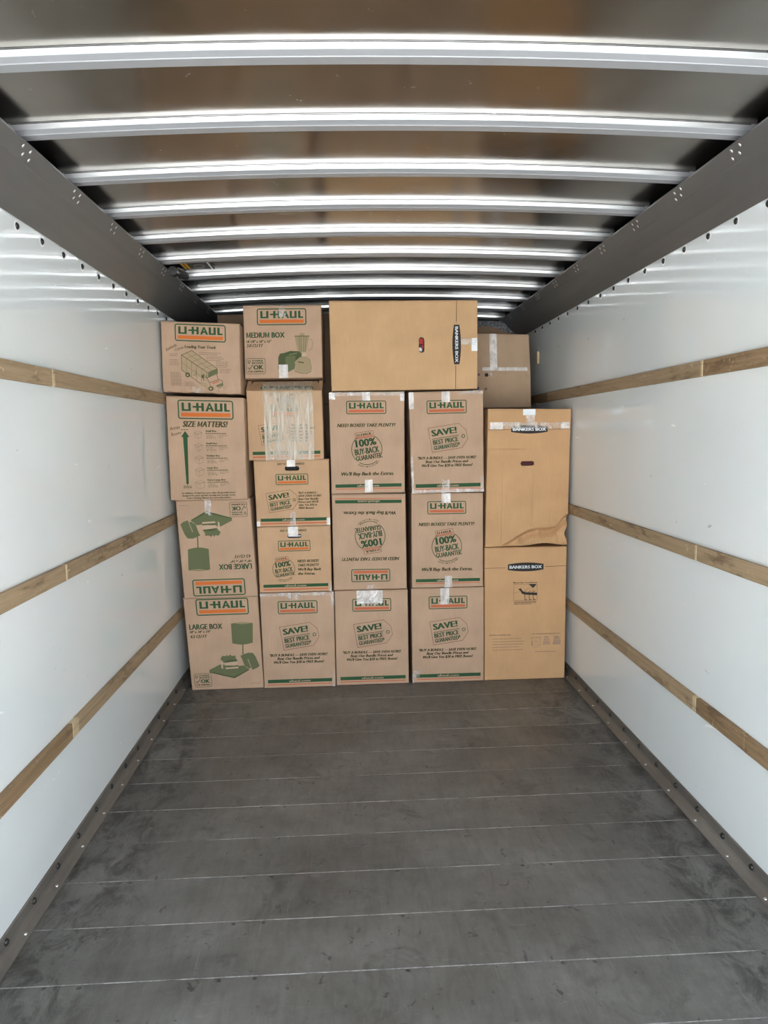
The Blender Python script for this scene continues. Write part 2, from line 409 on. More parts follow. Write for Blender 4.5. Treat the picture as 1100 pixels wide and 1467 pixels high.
# ------------------------------------------------------------------ printing kit: shapes in metres on a carton's front
_tc = {}
def raw_text(s):
    c = bpy.data.curves.new('t', 'FONT'); c.body = s; c.size = 1; c.offset = .004; c.resolution_u = 2; c.fill_mode = 'FRONT'
    o = bpy.data.objects.new('t', c); COL.objects.link(o)
    dg = bpy.context.evaluated_depsgraph_get(); dg.update()
    me = o.evaluated_get(dg).to_mesh()
    v = [(p.co.x, p.co.y) for p in me.vertices]; f = [tuple(p.vertices) for p in me.polygons]
    o.evaluated_get(dg).to_mesh_clear()
    bpy.data.objects.remove(o, do_unlink=True); bpy.data.curves.remove(c)
    return v, f
_mv = raw_text('M')[0]; MW = max(p[0] for p in _mv)-min(p[0] for p in _mv); MH = max(p[1] for p in _mv)
def text_geo(s, off=.0):
    """flat outlines of a string, strokes widened sideways for bold; wide-splayed M redrawn upright"""
    k = (s, off)
    if k in _tc: return _tc[k]
    v0, f0 = raw_text(s); v, f = [], []; bold = off > .015; spans = []
    if bold:
        for i, ch in enumerate(s):
            if ch == 'M': rx = max(p[0] for p in raw_text(s[:i+1])[0]); spans.append((rx-MW, rx))
        if spans: f0 = [q for q in f0 if not any(a-.01 < sum(v0[i][0] for i in q)/len(q) < b_+.01 for a, b_ in spans)]
    for dx in ((0, .032, .064, .09) if bold else (0, .03) if off > .005 else (0,)):
        b_ = len(v); v += [(x+dx, y) for x, y in v0]; f += [tuple(b_+i for i in q) for q in f0]
    for a, e in spans:
        a += .03; e += .06; w_ = e-a; st = .165*w_+.05; m_ = (a+e)/2
        for pts in ([(a, 0), (a+st, 0), (a+st, MH), (a, MH)], [(e-st, 0), (e, 0), (e, MH), (e-st, MH)],
                    [(a+.02, MH), (a+st, MH), (m_+.04, MH*.12), (m_-.06, MH*.12)], [(e-st, MH), (e-.02, MH), (m_+.06, MH*.12), (m_-.04, MH*.12)]):
            b_ = len(v); v += pts; f.append(tuple(range(b_, b_+4)))
    _tc[k] = (v, f); return v, f
_capv = text_geo('H')[0]; CAP = max(p[1] for p in _capv) - min(p[1] for p in _capv)  # cap height of the built-in face

class Print:
    """collects flat print in carton coordinates (x right, z up, metres from the bottom-left front corner)"""
    def __init__(s, w, h): s.w, s.h = w, h; s.parts = {}; s.cur = None
    def part(s, name, new=False):
        if new: name = '%s#%d' % (name, len(s.parts))
        s.cur = s.parts.setdefault(name, {'v': [], 'f': [], 'm': [], 'mats': []}); return s
    def tl(s, *a, **k): s.part('text_line', True); s.text(*a, **k)
    def _mi(s, m):
        if m not in s.cur['mats']: s.cur['mats'].append(m)
        return s.cur['mats'].index(m)
    def poly(s, pts, m, lay=0):
        b = len(s.cur['v']); s.cur['v'] += [(x, z, lay) for x, z in pts]; s.cur['f'].append(tuple(range(b, b+len(pts)))); s.cur['m'].append(s._mi(m))
    def rect(s, x0, z0, x1, z1, m, lay=0, n=8):
        for i in range(n):
            a, c = x0+(x1-x0)*i/n, x0+(x1-x0)*(i+1)/n
            s.poly([(a, z0), (c, z0), (c, z1), (a, z1)], m, lay)
    def line(s, pts, t, m, closed=False, lay=0):
        if closed: pts = list(pts)+[pts[0]]; closed = False
        fine = []
        for (ax, az), (bx, bz) in zip(pts, pts[1:]):
            k = max(1, math.ceil(math.hypot(bx-ax, bz-az)/.05)); fine += [(ax+(bx-ax)*i/k, az+(bz-az)*i/k) for i in range(k)]
        pts = fine+[pts[-1]]
        n = len(pts)
        for i in range(n if closed else n-1):
            (ax, az), (bx, bz) = pts[i], pts[(i+1) % n]
            L = math.hypot(bx-ax, bz-az) or 1; nx, nz = -(bz-az)/L*t/2, (bx-ax)/L*t/2; ex, ez = (bx-ax)/L*t*.4, (bz-az)/L*t*.4
            s.poly([(ax-ex-nx, az-ez-nz), (bx+ex-nx, bz+ez-nz), (bx+ex+nx, bz+ez+nz), (ax-ex+nx, az-ez+nz)], m, lay)
    def rrect(s, x0, z0, x1, z1, r, t, m, rot=0):
        pts = []
        for cx, cz, a0 in ((x1-r, z1-r, 0), (x0+r, z1-r, 90), (x0+r, z0+r, 180), (x1-r, z0+r, 270)):
            for k in range(5):
                a = math.radians(a0+k*22.5); pts.append((cx+r*math.cos(a), cz+r*math.sin(a)))
        q_ = []
        for i in range(20):
            a, c3 = pts[i], pts[(i+1) % 20]; q_.append(a)
            if math.hypot(c3[0]-a[0], c3[1]-a[1]) > .03:
                for k in range(1, 6): q_.append((a[0]+(c3[0]-a[0])*k/6, a[1]+(c3[1]-a[1])*k/6))
        pts = q_
        if rot:
            cx, cz = (x0+x1)/2, (z0+z1)/2; c, q = math.cos(rot), math.sin(rot)
            pts = [(cx+(x-cx)*c-(z-cz)*q, cz+(x-cx)*q+(z-cz)*c) for x, z in pts]
        # miter ring
        n = len(pts); inn = []
        cx, cz = sum(p[0] for p in pts)/n, sum(p[1] for p in pts)/n
        for i in range(n):
            p0, p1 = pts[i-1], pts[(i+1) % n]; dx, dz = p1[0]-p0[0], p1[1]-p0[1]; L = math.hypot(dx, dz)
            inn.append((pts[i][0]-dz/L*t, pts[i][1]+dx/L*t))
        for i in range(n):
            j = (i+1) % n; s.poly([pts[i], pts[j], inn[j], inn[i]], m)
    def ring(s, cx, cz, r, t, m, a0=0, a1=360, n=28):
        for i in range(n):
            a, c = math.radians(a0+(a1-a0)*i/n), math.radians(a0+(a1-a0)*(i+1)/n)
            s.poly([(cx+(r-t)*math.cos(a), cz+(r-t)*math.sin(a)), (cx+r*math.cos(a), cz+r*math.sin(a)), (cx+r*math.cos(c), cz+r*math.sin(c)), (cx+(r-t)*math.cos(c), cz+(r-t)*math.sin(c))], m)
    def text(s, t, x, z, width, cap, m, align='l', rot=0, shear=0, off=.014, lay=0):
        v, f = text_geo(t, off); x0 = min(p[0] for p in v); x1 = max(p[0] for p in v)
        sx = width/(x1-x0); sz = cap/CAP; c, q = math.cos(rot), math.sin(rot)
        ox = {'l': 0, 'c': -width/2, 'r': -width}[align]
        b = len(s.cur['v'])
        for px, py in v:
            a = ox+(px-x0)*sx+py*sz*shear; e = py*sz
            s.cur['v'].append((x+a*c-e*q, z+a*q+e*c, lay))
        mi = s._mi(m)
        for q_ in f: s.cur['f'].append(tuple(b+i for i in q_)); s.cur['m'].append(mi)
    def greek(s, x, z, widths, pitch, t, m):         # illegibly small text lines, as broken dashes
        for i, wd in enumerate(widths):
            a = x; zz = z-i*pitch
            rr = random.Random(int(x*9999)+i)
            while a < x+wd:
                L = min(rr.uniform(.006, .016), x+wd-a); s.poly([(a, zz), (a+L, zz), (a+L, zz+t), (a, zz+t)], m); a += L+.0025
    # ---- repeated marks
    def logo(s, cx, cz, wd, ht=None, name='logo', bar=ORANGE, framed=True, rot=0, col=GREEN):
        s.part(name); ht = ht or wd*.335
        x0, z0 = cx-wd/2, cz-ht/2
        if framed: s.rrect(x0, z0, x0+wd, z0+ht, wd*.045, wd*.021, col, rot)
        c, q = math.cos(rot), math.sin(rot)
        def P(pts, m, lay=0):
            o = []
            for u, v in pts:
                x = x0+u*wd-cx; z = z0+v*ht-cz; o.append((cx+x*c-z*q, cz+x*q+z*c))
            s.poly(o, m, lay)
        def rc(a, b_, c2, d, m=col): P([(a, b_), (c2, b_), (c2, d), (a, d)], m)
        # orange bar
        rc(.055, .13, .30, .33, bar); rc(.30, .13, .62, .33, bar); rc(.62, .13, .945, .33, bar)
        zt, zb = .85, .42; t = .045; h = .09
        # U
        rc(.070, zb, .070+t, zt); rc(.070+t, zb, .19, zb+h); rc(.19, zb, .19+t, zt)
        # H, its crossbar carried out to the left as the hyphen
        rc(.268, .60, .332, .60+h); rc(.332, zb, .332+t, zt); rc(.332+t, .60, .425, .60+h); rc(.425, zb, .425+t, zt)
        # A
        P([(.495, zb), (.540, zb), (.585, zt), (.560, zt)], col); P([(.560, zt), (.585, zt), (.655, zb), (.608, zb)], col)
        P([(.555, zt), (.592, zt), (.592, zt-.05), (.555, zt-.05)], col); rc(.528, .52, .622, .52+h*.9)
        # U
        rc(.665, zb, .665+t, zt); rc(.665+t, zb, .76, zb+h); rc(.76, zb, .76+t, zt)
        # L
        rc(.835, zb, .835+t, zt); rc(.88, zb, .935, zb+h)
        # registered mark
        rc(.93, .80, .94, .84)
    def tag(s, ox, oz, k, name='price_tag'):
        """price tag mark; ox,oz its hole-side centre reference, k scale"""
        s.part(name)
        m_ = 4.74e-4*k
        def T(x, y): return (ox+(x-560)*m_, oz-(y-650)*m_)
        s.line([T(305, 523), T(700, 470), T(795, 557), T(815, 668), T(740, 781), T(355, 834)], .0022*k**.5, BROWN, True)
        cx, cz = T(757, 633); s.ring(cx, cz, .0115*k, .0042*k, GREEN, n=14)
        r = math.radians(7.5)
        s.text('SAVE!', *T(352, 630), 330*m_, 78*m_, GREEN, rot=r, off=.016)
        s.line([T(357, 665), T(697, 619)], .0034*k, OLIVE)
        s.text('BEST PRICE', *T(368, 738), 328*m_, 58*m_, GREEN, rot=r, off=.016)
        s.text('GUARANTEED*', *T(376, 805), 342*m_, 52*m_, GREEN, rot=r, off=.016)
    def seal(s, cx, cz, r, name='guarantee_seal'):
        s.part(name); a = math.radians(8); k = r/.094
        s.ring(cx, cz, r, .0038*k, OLIVE, 128, 222, 14); s.ring(cx, cz, r, .0038*k, OLIVE, -30, 60, 14); s.ring(cx, cz, r, .0038*k, OLIVE, 240, 312, 12)
        s.rrect(cx-.070*k, cz+.069*k, cx+.042*k, cz+.107*k, .006*k, .0022*k, BROWN, a)
        P = lambda x, z: (cx-.014*k+(x*math.cos(a)-z*math.sin(a))*k, cz+.088*k+(x*math.sin(a)+z*math.cos(a))*k)
        s.poly([P(-.050, -.014), P(.050, -.014), P(.050, -.007), P(-.050, -.007)], SALMON)
        s.text('U-HAUL', *P(-.047, -.004), .094*k, .014*k, OLIVE, rot=a, off=.016)
        s.text('100%', cx-.066*k, cz+.012*k, .128*k, .044*k, GREEN, rot=a, off=.022)
        s.text('BUY-BACK', cx-.071*k, cz-.036*k, .150*k, .036*k, GREEN, rot=a, off=.022)
        s.text('GUARANTEE.', cx-.066*k, cz-.071*k, .163*k, .029*k, GREEN, rot=a, off=.022)
        t = 'ORDER-WITH-RECEIPT'
        for i, ch in enumerate(t):
            an = math.radians(241+i*4.3); rr = r*1.155
            s.text(ch, cx+rr*math.cos(an)-.003*k, cz+rr*math.sin(an), .0052*k, .0085*k, OLIVE, rot=an+math.pi/2, off=.02)
    def stripe(s, v1, v0, r1, r0, two=True, name='stripe'):
        w, h = s.w, s.h; s.part(name)
        s.rect(.055*w, v0*h, .955*w, v1*h, GREEN, 0, 14); s.rect(.055*w, r0*h, .955*w, r1*h, SALMON, 0, 14)
        s.text('uhaul.com', .50*w, v0*h+(v1-v0)*h*.20, .30*w, (v1-v0)*h*.60, PALE, 'c', lay=1, off=.016)
    def okbadge(s, x0, z0, wd, ht):
        s.part('shipping_mark'); s.rrect(x0, z0, x0+wd, z0+ht, wd*.1, wd*.022, OLIVE)
        s.text('U', x0+wd*.08, z0+ht*.66, wd*.13, ht*.22, GREEN, off=.022)
        s.text('U-HAUL', x0+wd*.30, z0+ht*.79, wd*.60, ht*.11, GREEN, off=.016); s.text('BOXES', x0+wd*.30, z0+ht*.645, wd*.60, ht*.10, GREEN, off=.016)
        s.line([(x0+wd*.09, z0+ht*.42), (x0+wd*.16, z0+ht*.30), (x0+wd*.33, z0+ht*.58)], wd*.035, GREEN)
        s.text('OK', x0+wd*.36, z0+ht*.30, wd*.54, ht*.27, GREEN, off=.022)
        s.text('FOR SHIPPING', x0+wd*.09, z0+ht*.11, wd*.82, ht*.11, OLIVE, off=.016)

def L_save(p):                                  # tall carton, price tag side
    w, h = p.w, p.h
    p.logo(.505*w, .848*h, .242, .081, bar=SALMON)
    p.tag(.515*w, .545*h, 1.0)
    pass
    for t, z, wd in (('"BUY A BUNDLE \u2014 SAVE EVEN MORE!', .335, .80), ('Beat Our Bundle Prices and', .298, .58), ("We'll Give You $20 in FREE Boxes!", .260, .70)):
        p.tl(t, .49*w, z*h, wd*w, .0165, OLIVE, 'c', shear=.22, off=.016)
    p.stripe(.090, .054, .040, .030)
def L_need(p):                                  # tall carton, buy-back seal side
    w, h = p.w, p.h
    p.logo(.492*w, .850*h, .240, .080, bar=SALMON)
    pass
    p.tl('NEED BOXES? TAKE PLENTY!', .485*w, .660*h, .775*w, .0200, OLIVE, 'c', shear=.22, off=.016)
    p.tl("We'll Buy Back the Extras.", .49*w, .180*h, .725*w, .0205, OLIVE, 'c', shear=.22, off=.016)
    p.seal(.490*w, .437*h, .094)
    p.stripe(.094, .061, .050, .042)
def L_small(p, need=False):
    w, h = p.w, p.h
    p.logo(.50*w, .71*h, .196, .0665)
    p.part('handle_text'); p.text('EASY TO CARRY HANDLES', .49*w, .927*h, .36*w, .0125, OLIVE, 'c', shear=.22, off=.02)
    if not need:
        p.tag(.355*w, .385*h, .80)
        pass
        for i, (t, wd) in enumerate((('"BUY A BUNDLE\u2014', .275), ('SAVE EVEN MORE!', .31), ('Beat Our Bundle', .27), ("Prices and We'll", .265), ('Give You $20 in', .25), ('FREE Boxes!', .205))):
            p.tl(t, .575*w, (.488-.0455*i)*h, wd*w, .0125, OLIVE, shear=.22, off=.016)
    else:
        p.seal(.345*w, .355*h, .0685)
        pass
        for i, (t, wd) in enumerate((('NEED BOXES?', .29), ('TAKE PLENTY!', .29), ("We'll Buy Back", .325), ('the Extras.', .245))):
            p.tl(t, .535*w, (.455-.064*i)*h, wd*w, .0165, OLIVE, shear=.22, off=.016)
    p.stripe(.125, .078, .056, .036)
def L_large(p):                                 # carton with lamp picture
    w, h = p.w, p.h
    U = lambda x, y: ((x-45)/935*w if y < 700 else (x-45-(y-700)*.10)/925*w, (1-(y-85)/1165)*h)
    def q(pts): return [((x-50-(y-100)*.055)/932*w, (1-(y-88)/1165)*h) for x, y in pts]
    p.logo(.515*w, .895*h, .318, .104)
    p.part('size_text'); p.text('LARGE BOX', .045*w, .660*h, .45*w, .033, GREEN, off=.020)
    p.text('18" x 18" x 24"', .045*w, .622*h, .28*w, .0135, OLIVE, shear=.2, off=.02)
    p.text('4.5 CU FT', .045*w, .568*h, .225*w, .019, OLIVE, shear=.2, off=.016)
    p.okbadge(.045*w, .032*h, .24*w, .150*h)
    p.part('lamp_picture')
    top = [(640+275*i/8, 425-11*math.sin(math.pi*i/8)) for i in range(9)]; bot = [(912-262*i/8, 672+20*math.sin(math.pi*i/8)) for i in range(9)]
    p.poly(q(top+bot), MUTE); p.poly(q([(700, 425)]+[(700+150*i/4, 420) for i in range(5)]+[(900, 427), (780, 436)]), KHAKI, 1)
    p.poly(q([(776, 690), (792, 690), (792, 815), (776, 815)]), MUTE)
    p.poly(q([(750, 832), (800, 812), (850, 797), (912, 803), (945, 850), (995, 968), (960, 995), (905, 1015), (878, 990), (860, 1000), (800, 960), (775, 885)]), MUTE)
    p.poly(q([(838, 880), (850, 872), (900, 1012), (890, 1010)]), KHAKI, 1)
    p.poly(q([(345, 1000), (420, 965), (490, 932), (600, 950), (720, 960), (790, 955), (860, 1010), (760, 1070), (670, 1116), (520, 1080), (350, 1028)]), MUTE)
    p.poly(q([(350, 1020), (660, 1095), (860, 1005), (858, 1018), (670, 1116), (345, 1032)]), MUTED, 1)
    p.poly(q([(540, 912), (715, 900), (720, 945), (550, 950)]), PALE, 2); p.poly(q([(550, 962), (722, 950), (718, 962), (552, 972)]), MUTED, 2)
    p.poly(q([(552, 975), (722, 968), (718, 990), (560, 995)]), PALE, 2); p.poly(q([(497, 880), (520, 885), (525, 990), (505, 985)]), PALE, 2)
    p.poly(q([(495, 860), (520, 825), (560, 832), (575, 812), (590, 835), (615, 812), (640, 830), (690, 828), (688, 855), (718, 900), (540, 915), (500, 885)]), MUTE, 2)
    p.poly(q([(540, 905), (600, 880), (700, 885), (718, 898), (545, 915)]), MUTED, 3)
    p.part('fine_print'); p.greek(.82*w, .055*h, [.14*w], .01, .0015, OLIVE)
def L_medium(p):
    w, h = p.w, p.h
    def q(pts): return [((x-62-(y-60)*.02)/878*w, (1-(y-60)/815)*h) for x, y in pts]
    p.logo(.49*w, .845*h, .292, .097)
    p.part('size_text'); p.text('MEDIUM BOX', .03*w, .560*h, .495*w, .031, GREEN, off=.020)
    p.text('18 1/8" x 18" x 16"', .03*w, .492*h, .315*w, .0145, OLIVE, shear=.2, off=.02)
    p.text('3.0 CU FT', .03*w, .432*h, .21*w, .0180, OLIVE, shear=.2, off=.016)
    p.okbadge(.022*w, .058*h, .245*w, .222*h)
    p.part('toaster_picture')
    p.poly(q([(455, 640), (475, 600), (530, 590), (590, 570), (690, 575), (720, 600), (715, 660), (650, 700), (640, 770), (560, 812), (455, 775)]), MUTED)
    p.poly(q([(535, 640), (560, 625), (650, 625), (640, 775), (560, 805), (540, 800)]), MUTE, 1)
    p.line(q([(540, 600), (620, 588)]), .003, GREEN, lay=1); p.line(q([(580, 612), (665, 596)]), .003, KHAKI, lay=1)
    p.part('blender_picture')
    p.poly(q([(640, 402), (808, 402), (775, 560), (768, 590), (688, 590), (672, 560)]), KHAKI)
    p.poly(q([(697, 372), (750, 372), (752, 400), (695, 400)]), KHAKI); p.line(q([(640, 404), (808, 404)]), .0035, OLIVE, lay=1)
    for x in (690, 712, 745, 770): p.line(q([(x, 410), (x*.75+182, 580)]), .0018, OLIVE, lay=1)
    p.line(q([(812, 440), (835, 450), (845, 490), (835, 545), (800, 565)]), .0045, KHAKI)
    p.poly(q([(725, 590), (765, 590), (768, 645), (722, 645)]), PALE)
    p.poly(q([(640, 690), (700, 640), (770, 640), (812, 670), (832, 775), (828, 805), (780, 830), (700, 822), (640, 800), (650, 770)]), KHAKI, 1)
    p.line(q([(640, 800), (700, 822), (780, 830), (828, 805)]), .002, OLIVE, lay=2); p.line(q([(640, 690), (700, 640), (770, 640), (812, 670), (832, 775)]), .0014, OLIVE, lay=2)
    p.line(q([(682, 695), (738, 705)]), .006, OLIVE, lay=2)
def L_size(p):
    w, h = p.w, p.h
    def q(pts): return [((x-62-(y-60)*.042)/935*w, (1-(y-68)/1235)*h) for x, y in pts]
    p.logo(.505*w, .877*h, .322, .111)
    p.part('headline'); x, z = q([(262, 425)])[0]; p.text('SIZE MATTERS!', x, z, .575*w, .033, OLIVE, shear=.2, off=.022)
    p.part('arrow')
    p.poly(q([(293, 475), (345, 548), (322, 548)][:1]+[(345, 548), (322, 546), (334, 1092), (306, 1092), (268, 546), (245, 548)]), GREEN)
    p.poly(q([(300, 1090), (340, 1090), (321, 1122)]), GREEN)
    p.part('fine_print'); p.greek(*q([(242, 464)])[0], [.10*w], .01, .0035, OLIVE); p.greek(*q([(272, 1140)])[0], [.105*w, .105*w], .009, .004, OLIVE)
    rows = [('Small Box', 483, 515, .14, 1), ('Small Box', 632, 663, .145, 1.05), ('Medium Box', 780, 812, .175, 1.2), ('Large Box', 926, 958, .145, 1.3), ('Extra-Large Box', 1073, 1108, .24, 1.4)]
    dims = ['12" x 12" x 12"', '16" x 12" x 12"', '18" x 18" x 16"', '18" x 18" x 24"', '24" x 18" x 24"']
    for i, (t, y, yc, wd, k) in enumerate(rows):
        x0 = 540+i*6; p.part('chart_row', True)
        p.text(t, *q([(x0, y)])[0], wd*w, .0105, OLIVE, off=.016)
        X, Z = q([(x0, y+24)])[0]
        p.greek(X, Z, [.27*w], .01, .0042, OLIVE)
        p.greek(X+.004, Z-.0105, [.09*w, .11*w], .009, .0028, GREYP); p.greek(X+.075, Z-.0105, [.12*w, .06*w], .009, .0028, GREYP)
        p.text(dims[i], *q([(x0+8, y+82)])[0], .13*w, .0065, OLIVE, shear=.2, off=0)
        cx, cy = 450+i*6, yc; a = 42*k**.8; hb = 30*k; d = 22
        p.line(q([(cx-a, cy-22), (cx, cy-6), (cx+a, cy-24), (cx+8, cy-40), (cx-a, cy-22)]), .0016, GREYP)
        p.line(q([(cx-a, cy-22), (cx-a-10, cy-10), (cx-8, cy+10), (cx, cy-6), (cx+a+10, cy-14), (cx+a, cy-24)]), .0016, GREYP)
        p.line(q([(cx-a+6, cy), (cx-a+6, cy+hb), (cx, cy+hb+d), (cx+a-4, cy+hb), (cx+a-4, cy-4)]), .0014, GREYP); p.line(q([(cx, cy), (cx, cy+hb+d)]), .0014, GREYP)
    pass
    for t, y, wd in (('In addition, U-Haul has more than 20 specialty boxes', 1228, .70), ('designed for your specific moving and storage needs.', 1258, .70), ('Grab a Packing Planner for more information.', 1288, .585)):
        p.tl(t, *q([(580, y)])[0], wd*w, .0088, OLIVE, 'c', shear=.18, off=.02)
    pass
    p.tl("Annes", *q([(108, 472)])[0], .135*w, .020, INK, rot=.20, shear=.25, off=-.004)
    p.tl("Room", *q([(130, 540)])[0], .125*w, .018, INK, rot=.26, shear=.25, off=-.004)
def L_load(p):
    w, h = p.w, p.h
    def q(pts): return [((x-84-(y-250)*.015)/958*w, (1-(y-(250+(x-84)*.034))/875)*h) for x, y in pts]
    p.logo(.50*w, .852*h, .291, .098)
    p.part('headline'); p.text('Loading Your Truck', *q([(370, 578)])[0], .40*w, .0165, OLIVE, shear=.2, off=.018)
    p.part('truck_drawing')
    # filled side and roof, then the outlines
    p.poly(q([(332, 665), (640, 885), (640, 1080), (590, 1050), (332, 850)]), FAINT); p.poly(q([(332, 665), (460, 612), (768, 838), (640, 885)]), FAINT)
    p.poly(q([(655, 885), (765, 838), (768, 890), (655, 940)]), MUTE, 1)
    t = .0028
    p.line(q([(332, 665), (460, 612), (768, 835), (772, 895), (640, 950), (640, 880), (332, 665)]), t, OLIVE, lay=1)
    p.line(q([(332, 665), (332, 850), (600, 1050), (665, 1095)]), t, OLIVE, lay=1); p.line(q([(640, 885), (768, 838)]), t*.7, OLIVE, lay=1)
    p.line(q([(600, 1050), (600, 900), (645, 960), (670, 1010), (780, 970), (760, 905)]), t, OLIVE, lay=1)
    p.line(q([(780, 970), (828, 985), (835, 1040), (800, 1070), (705, 1100)]), t, OLIVE, lay=1); p.line(q([(670, 1010), (690, 1070), (830, 1015)]), t*.8, GREEN, lay=1)
    p.poly(q([(700, 1015), (780, 982), (790, 995), (715, 1025)]), SALMON, 1); p.poly(q([(705, 1070), (830, 1020), (832, 1040), (710, 1090)]), MUTE, 1)
    p.poly(q([(578, 905), (605, 925), (605, 1040), (578, 1020)]), MUTED, 1)
    for x, y, r in ((405, 912, .014), (685, 1085, .014)):
        cx, cz = q([(x, y)])[0]; p.ring(cx, cz, r, .0075, MUTED, n=14); 
    for i in range(1, 5):
        a = i/5; p.line(q([(332+308*a, 665+220*a), (460+308*a, 612+226*a)]), .0012, OLIVE, lay=1)
        p.line(q([(332+308*a, 665+220*a), (332+300*a, 850+210*a)]), .0012, OLIVE, lay=1)
    p.line(q([(396, 638), (704, 860)]), .0012, OLIVE, lay=1); p.line(q([(332, 757), (640, 985)]), .0012, OLIVE, lay=1)
    cx, cz = q([(470, 880)])[0]; p.ring(cx, cz, .02, .002, OLIVE, -70, 60, 8)
    p.part('fine_print')
    for x, y, ws, pt in ((188, 655, [.10, .09], .009), (190, 728, [.115, .11, .12, .11], .0095), (196, 885, [.12, .13, .13, .14, .13, .14, .14, .13, .14, .13], .0078), (372, 1005, [.11, .12, .13], .009), (545, 640, [.28, .24], .0095), (640, 692, [.20, .22, .18], .0095), (752, 755, [.16, .15, .16, .14], .0095), (795, 845, [.15, .14, .13], .0095)):
        X, Z = q([(x, y)])[0]; p.greek(X, Z, [a*w for a in ws], pt, .0030, GREYP)
    pass
    p.tl('Awkwda', *q([(148, 622)])[0], .155*w, .018, INK, rot=.50, shear=.15, off=-.004); p.tl('Contai', *q([(255, 618)])[0], .115*w, .015, INK, rot=.34, shear=.15, off=-.004)
def plate(p, cx, cz, wd, ht, rot=0):
    """barrel-shaped dark plate with pale lettering"""
    p.part('brand_plate'); c, q = math.cos(rot), math.sin(rot)
    pts = []
    for i in range(9): a = -1+2*i/8; pts.append((a*wd/2, -(ht/2)*(1-.38*a*a)))
    for i in range(9): a = 1-2*i/8; pts.append((a*wd/2, (ht/2)*(1-.38*a*a)))
    R = lambda x, z: (cx+x*c-z*q, cz+x*q+z*c)
    for i in range(8): p.poly([R(*pts[i]), R(*pts[i+1]), R(*pts[16-i]), R(*pts[17-i])], BLACK)
    p.text('BANKERS BOX', *R(-wd*.455, -ht*.17), wd*.91, ht*.34, LABEL, rot=rot, off=.02, lay=1)
def L_bk1(p):
    w, h = p.w, p.h
    def q(pts): return [((x-30)/814*w, (1-(y-66)/1336)*h) for x, y in pts]
    plate(p, *q([(437, 262)])[0], .436*w, .066*h)
    p.part('fold_line', True); p.line(q([(30, 268), (238, 268)]), .0024, BLACK); p.part('fold_line', True); p.line(q([(632, 262), (846, 258)]), .0024, BLACK)
    p.part('diagram'); p.text('Metal Bar Installation', *q([(315, 424)])[0], .295*w, .0085, BLACK, off=.01)
    p.line(q([(320, 435), (552, 435), (552, 597), (320, 597)]), .0014, BLACK, True)
    p.poly(q([(468, 436), (546, 436), (512, 474)]), BLACK)
    p.line(q([(322, 525), (430, 490), (552, 450)]), .0010, BLACK); p.line(q([(512, 474), (512, 520)]), .0012, GREYP)
    p.poly(q([(362, 482), (390, 474), (405, 500), (430, 515), (552, 522), (552, 548), (430, 538), (402, 530), (385, 500)]), BLACK)
    for x in (428, 472, 512):
        p.line(q([(x, 512), (x+4, 590), (x+22, 590)]), .0038, BLACK, lay=1); p.line(q([(x-4, 512), (x+10, 500), (x+22, 512)]), .0022, BLACK, lay=1)
    p.greek(*q([(322, 612)])[0], [.275*w, .275*w, .21*w], .0073, .0030, BLACK)
    p.part('fine_print'); p.text('HELPFUL MOVING TIPS:', *q([(76, 948)])[0], .27*w, .0072, GREYP, off=.02)
    for i, wd in enumerate((.36, .40, .39, .33, .38)): p.greek(*q([(105, 984+28*i)])[0], [wd*w], .01, .0030, GREYP)
    p.text('ALSO FROM BANKERS BOX MOVING', *q([(500, 944)])[0], .355*w, .0065, GREYP, off=.01)
    p.line(q([(506, 980), (590, 980), (588, 1058), (512, 1058), (506, 980)]), .0016, GREYP); p.line(q([(498, 985), (498, 972), (596, 972), (596, 985)]), .0016, GREYP)
    p.line(q([(506, 1010), (506, 1055)]), .003, BLUE); p.greek(*q([(528, 1004)])[0], [.045*w, .05*w, .04*w], .009, .0015, GREYP)
    for i in range(6): p.greek(*q([(632-i*3, 972+15*i)])[0], [(.05+.008*i)*w], .01, .0035, PURPLE)
    for i, wd in enumerate((.055, .08, .08, .09, .09, .10)): p.greek(*q([(732-i*3, 975+15*i)])[0], [wd*w], .01, .0042, BLUE if i != 2 else GREYP)
    p.greek(*q([(505, 1078)])[0], [.10*w], .01, .0012, GREYP)
    p.text('www.bankersbox.com', *q([(538, 1126)])[0], .265*w, .0068, GREYP, off=.01)
def L_bk2(p):
    w, h = p.w, p.h
    def q(pts): return [((x-58+(y-40)*.012)/800*w, (1-(y-40)/1320)*h) for x, y in pts]
    plate(p, *q([(457, 232)])[0], .440*w, .062*h)
    p.part('fold_line', True); p.line(q([(55, 236), (280, 236)]), .0022, BLACK); p.part('fold_line', True); p.line(q([(636, 234), (856, 230)]), .0022, BLACK)
def L_big(p):
    w, h = p.w, p.h
    p.part('fold_line', True); p.line([(.855*w, .76*h), (.858*w, h*.995)], .003, BLACK); p.part('fold_line', True); p.line([(.848*w, .003*h), (.850*w, .27*h)], .003, BLACK)
    plate(p, .857*w, .505*h, .445*h, .052, -math.pi/2)
def L_none(p): pass
def L_back(p):
    for x, z, r, m in ((.185, .452, .009, PURPLE), (.305, .448, .013, BLACK), (.165, .27, .012, mat('navy_print', (.02, .025, .09), .7)), (.295, .26, .010, GREYP)):
        p.part('printed_dot', True); cx, cz = x*p.w, z*p.h; pts = [(cx+r*math.cos(a*.5236), cz+r*math.sin(a*.5236)) for a in range(12)]; p.poly(pts, m)

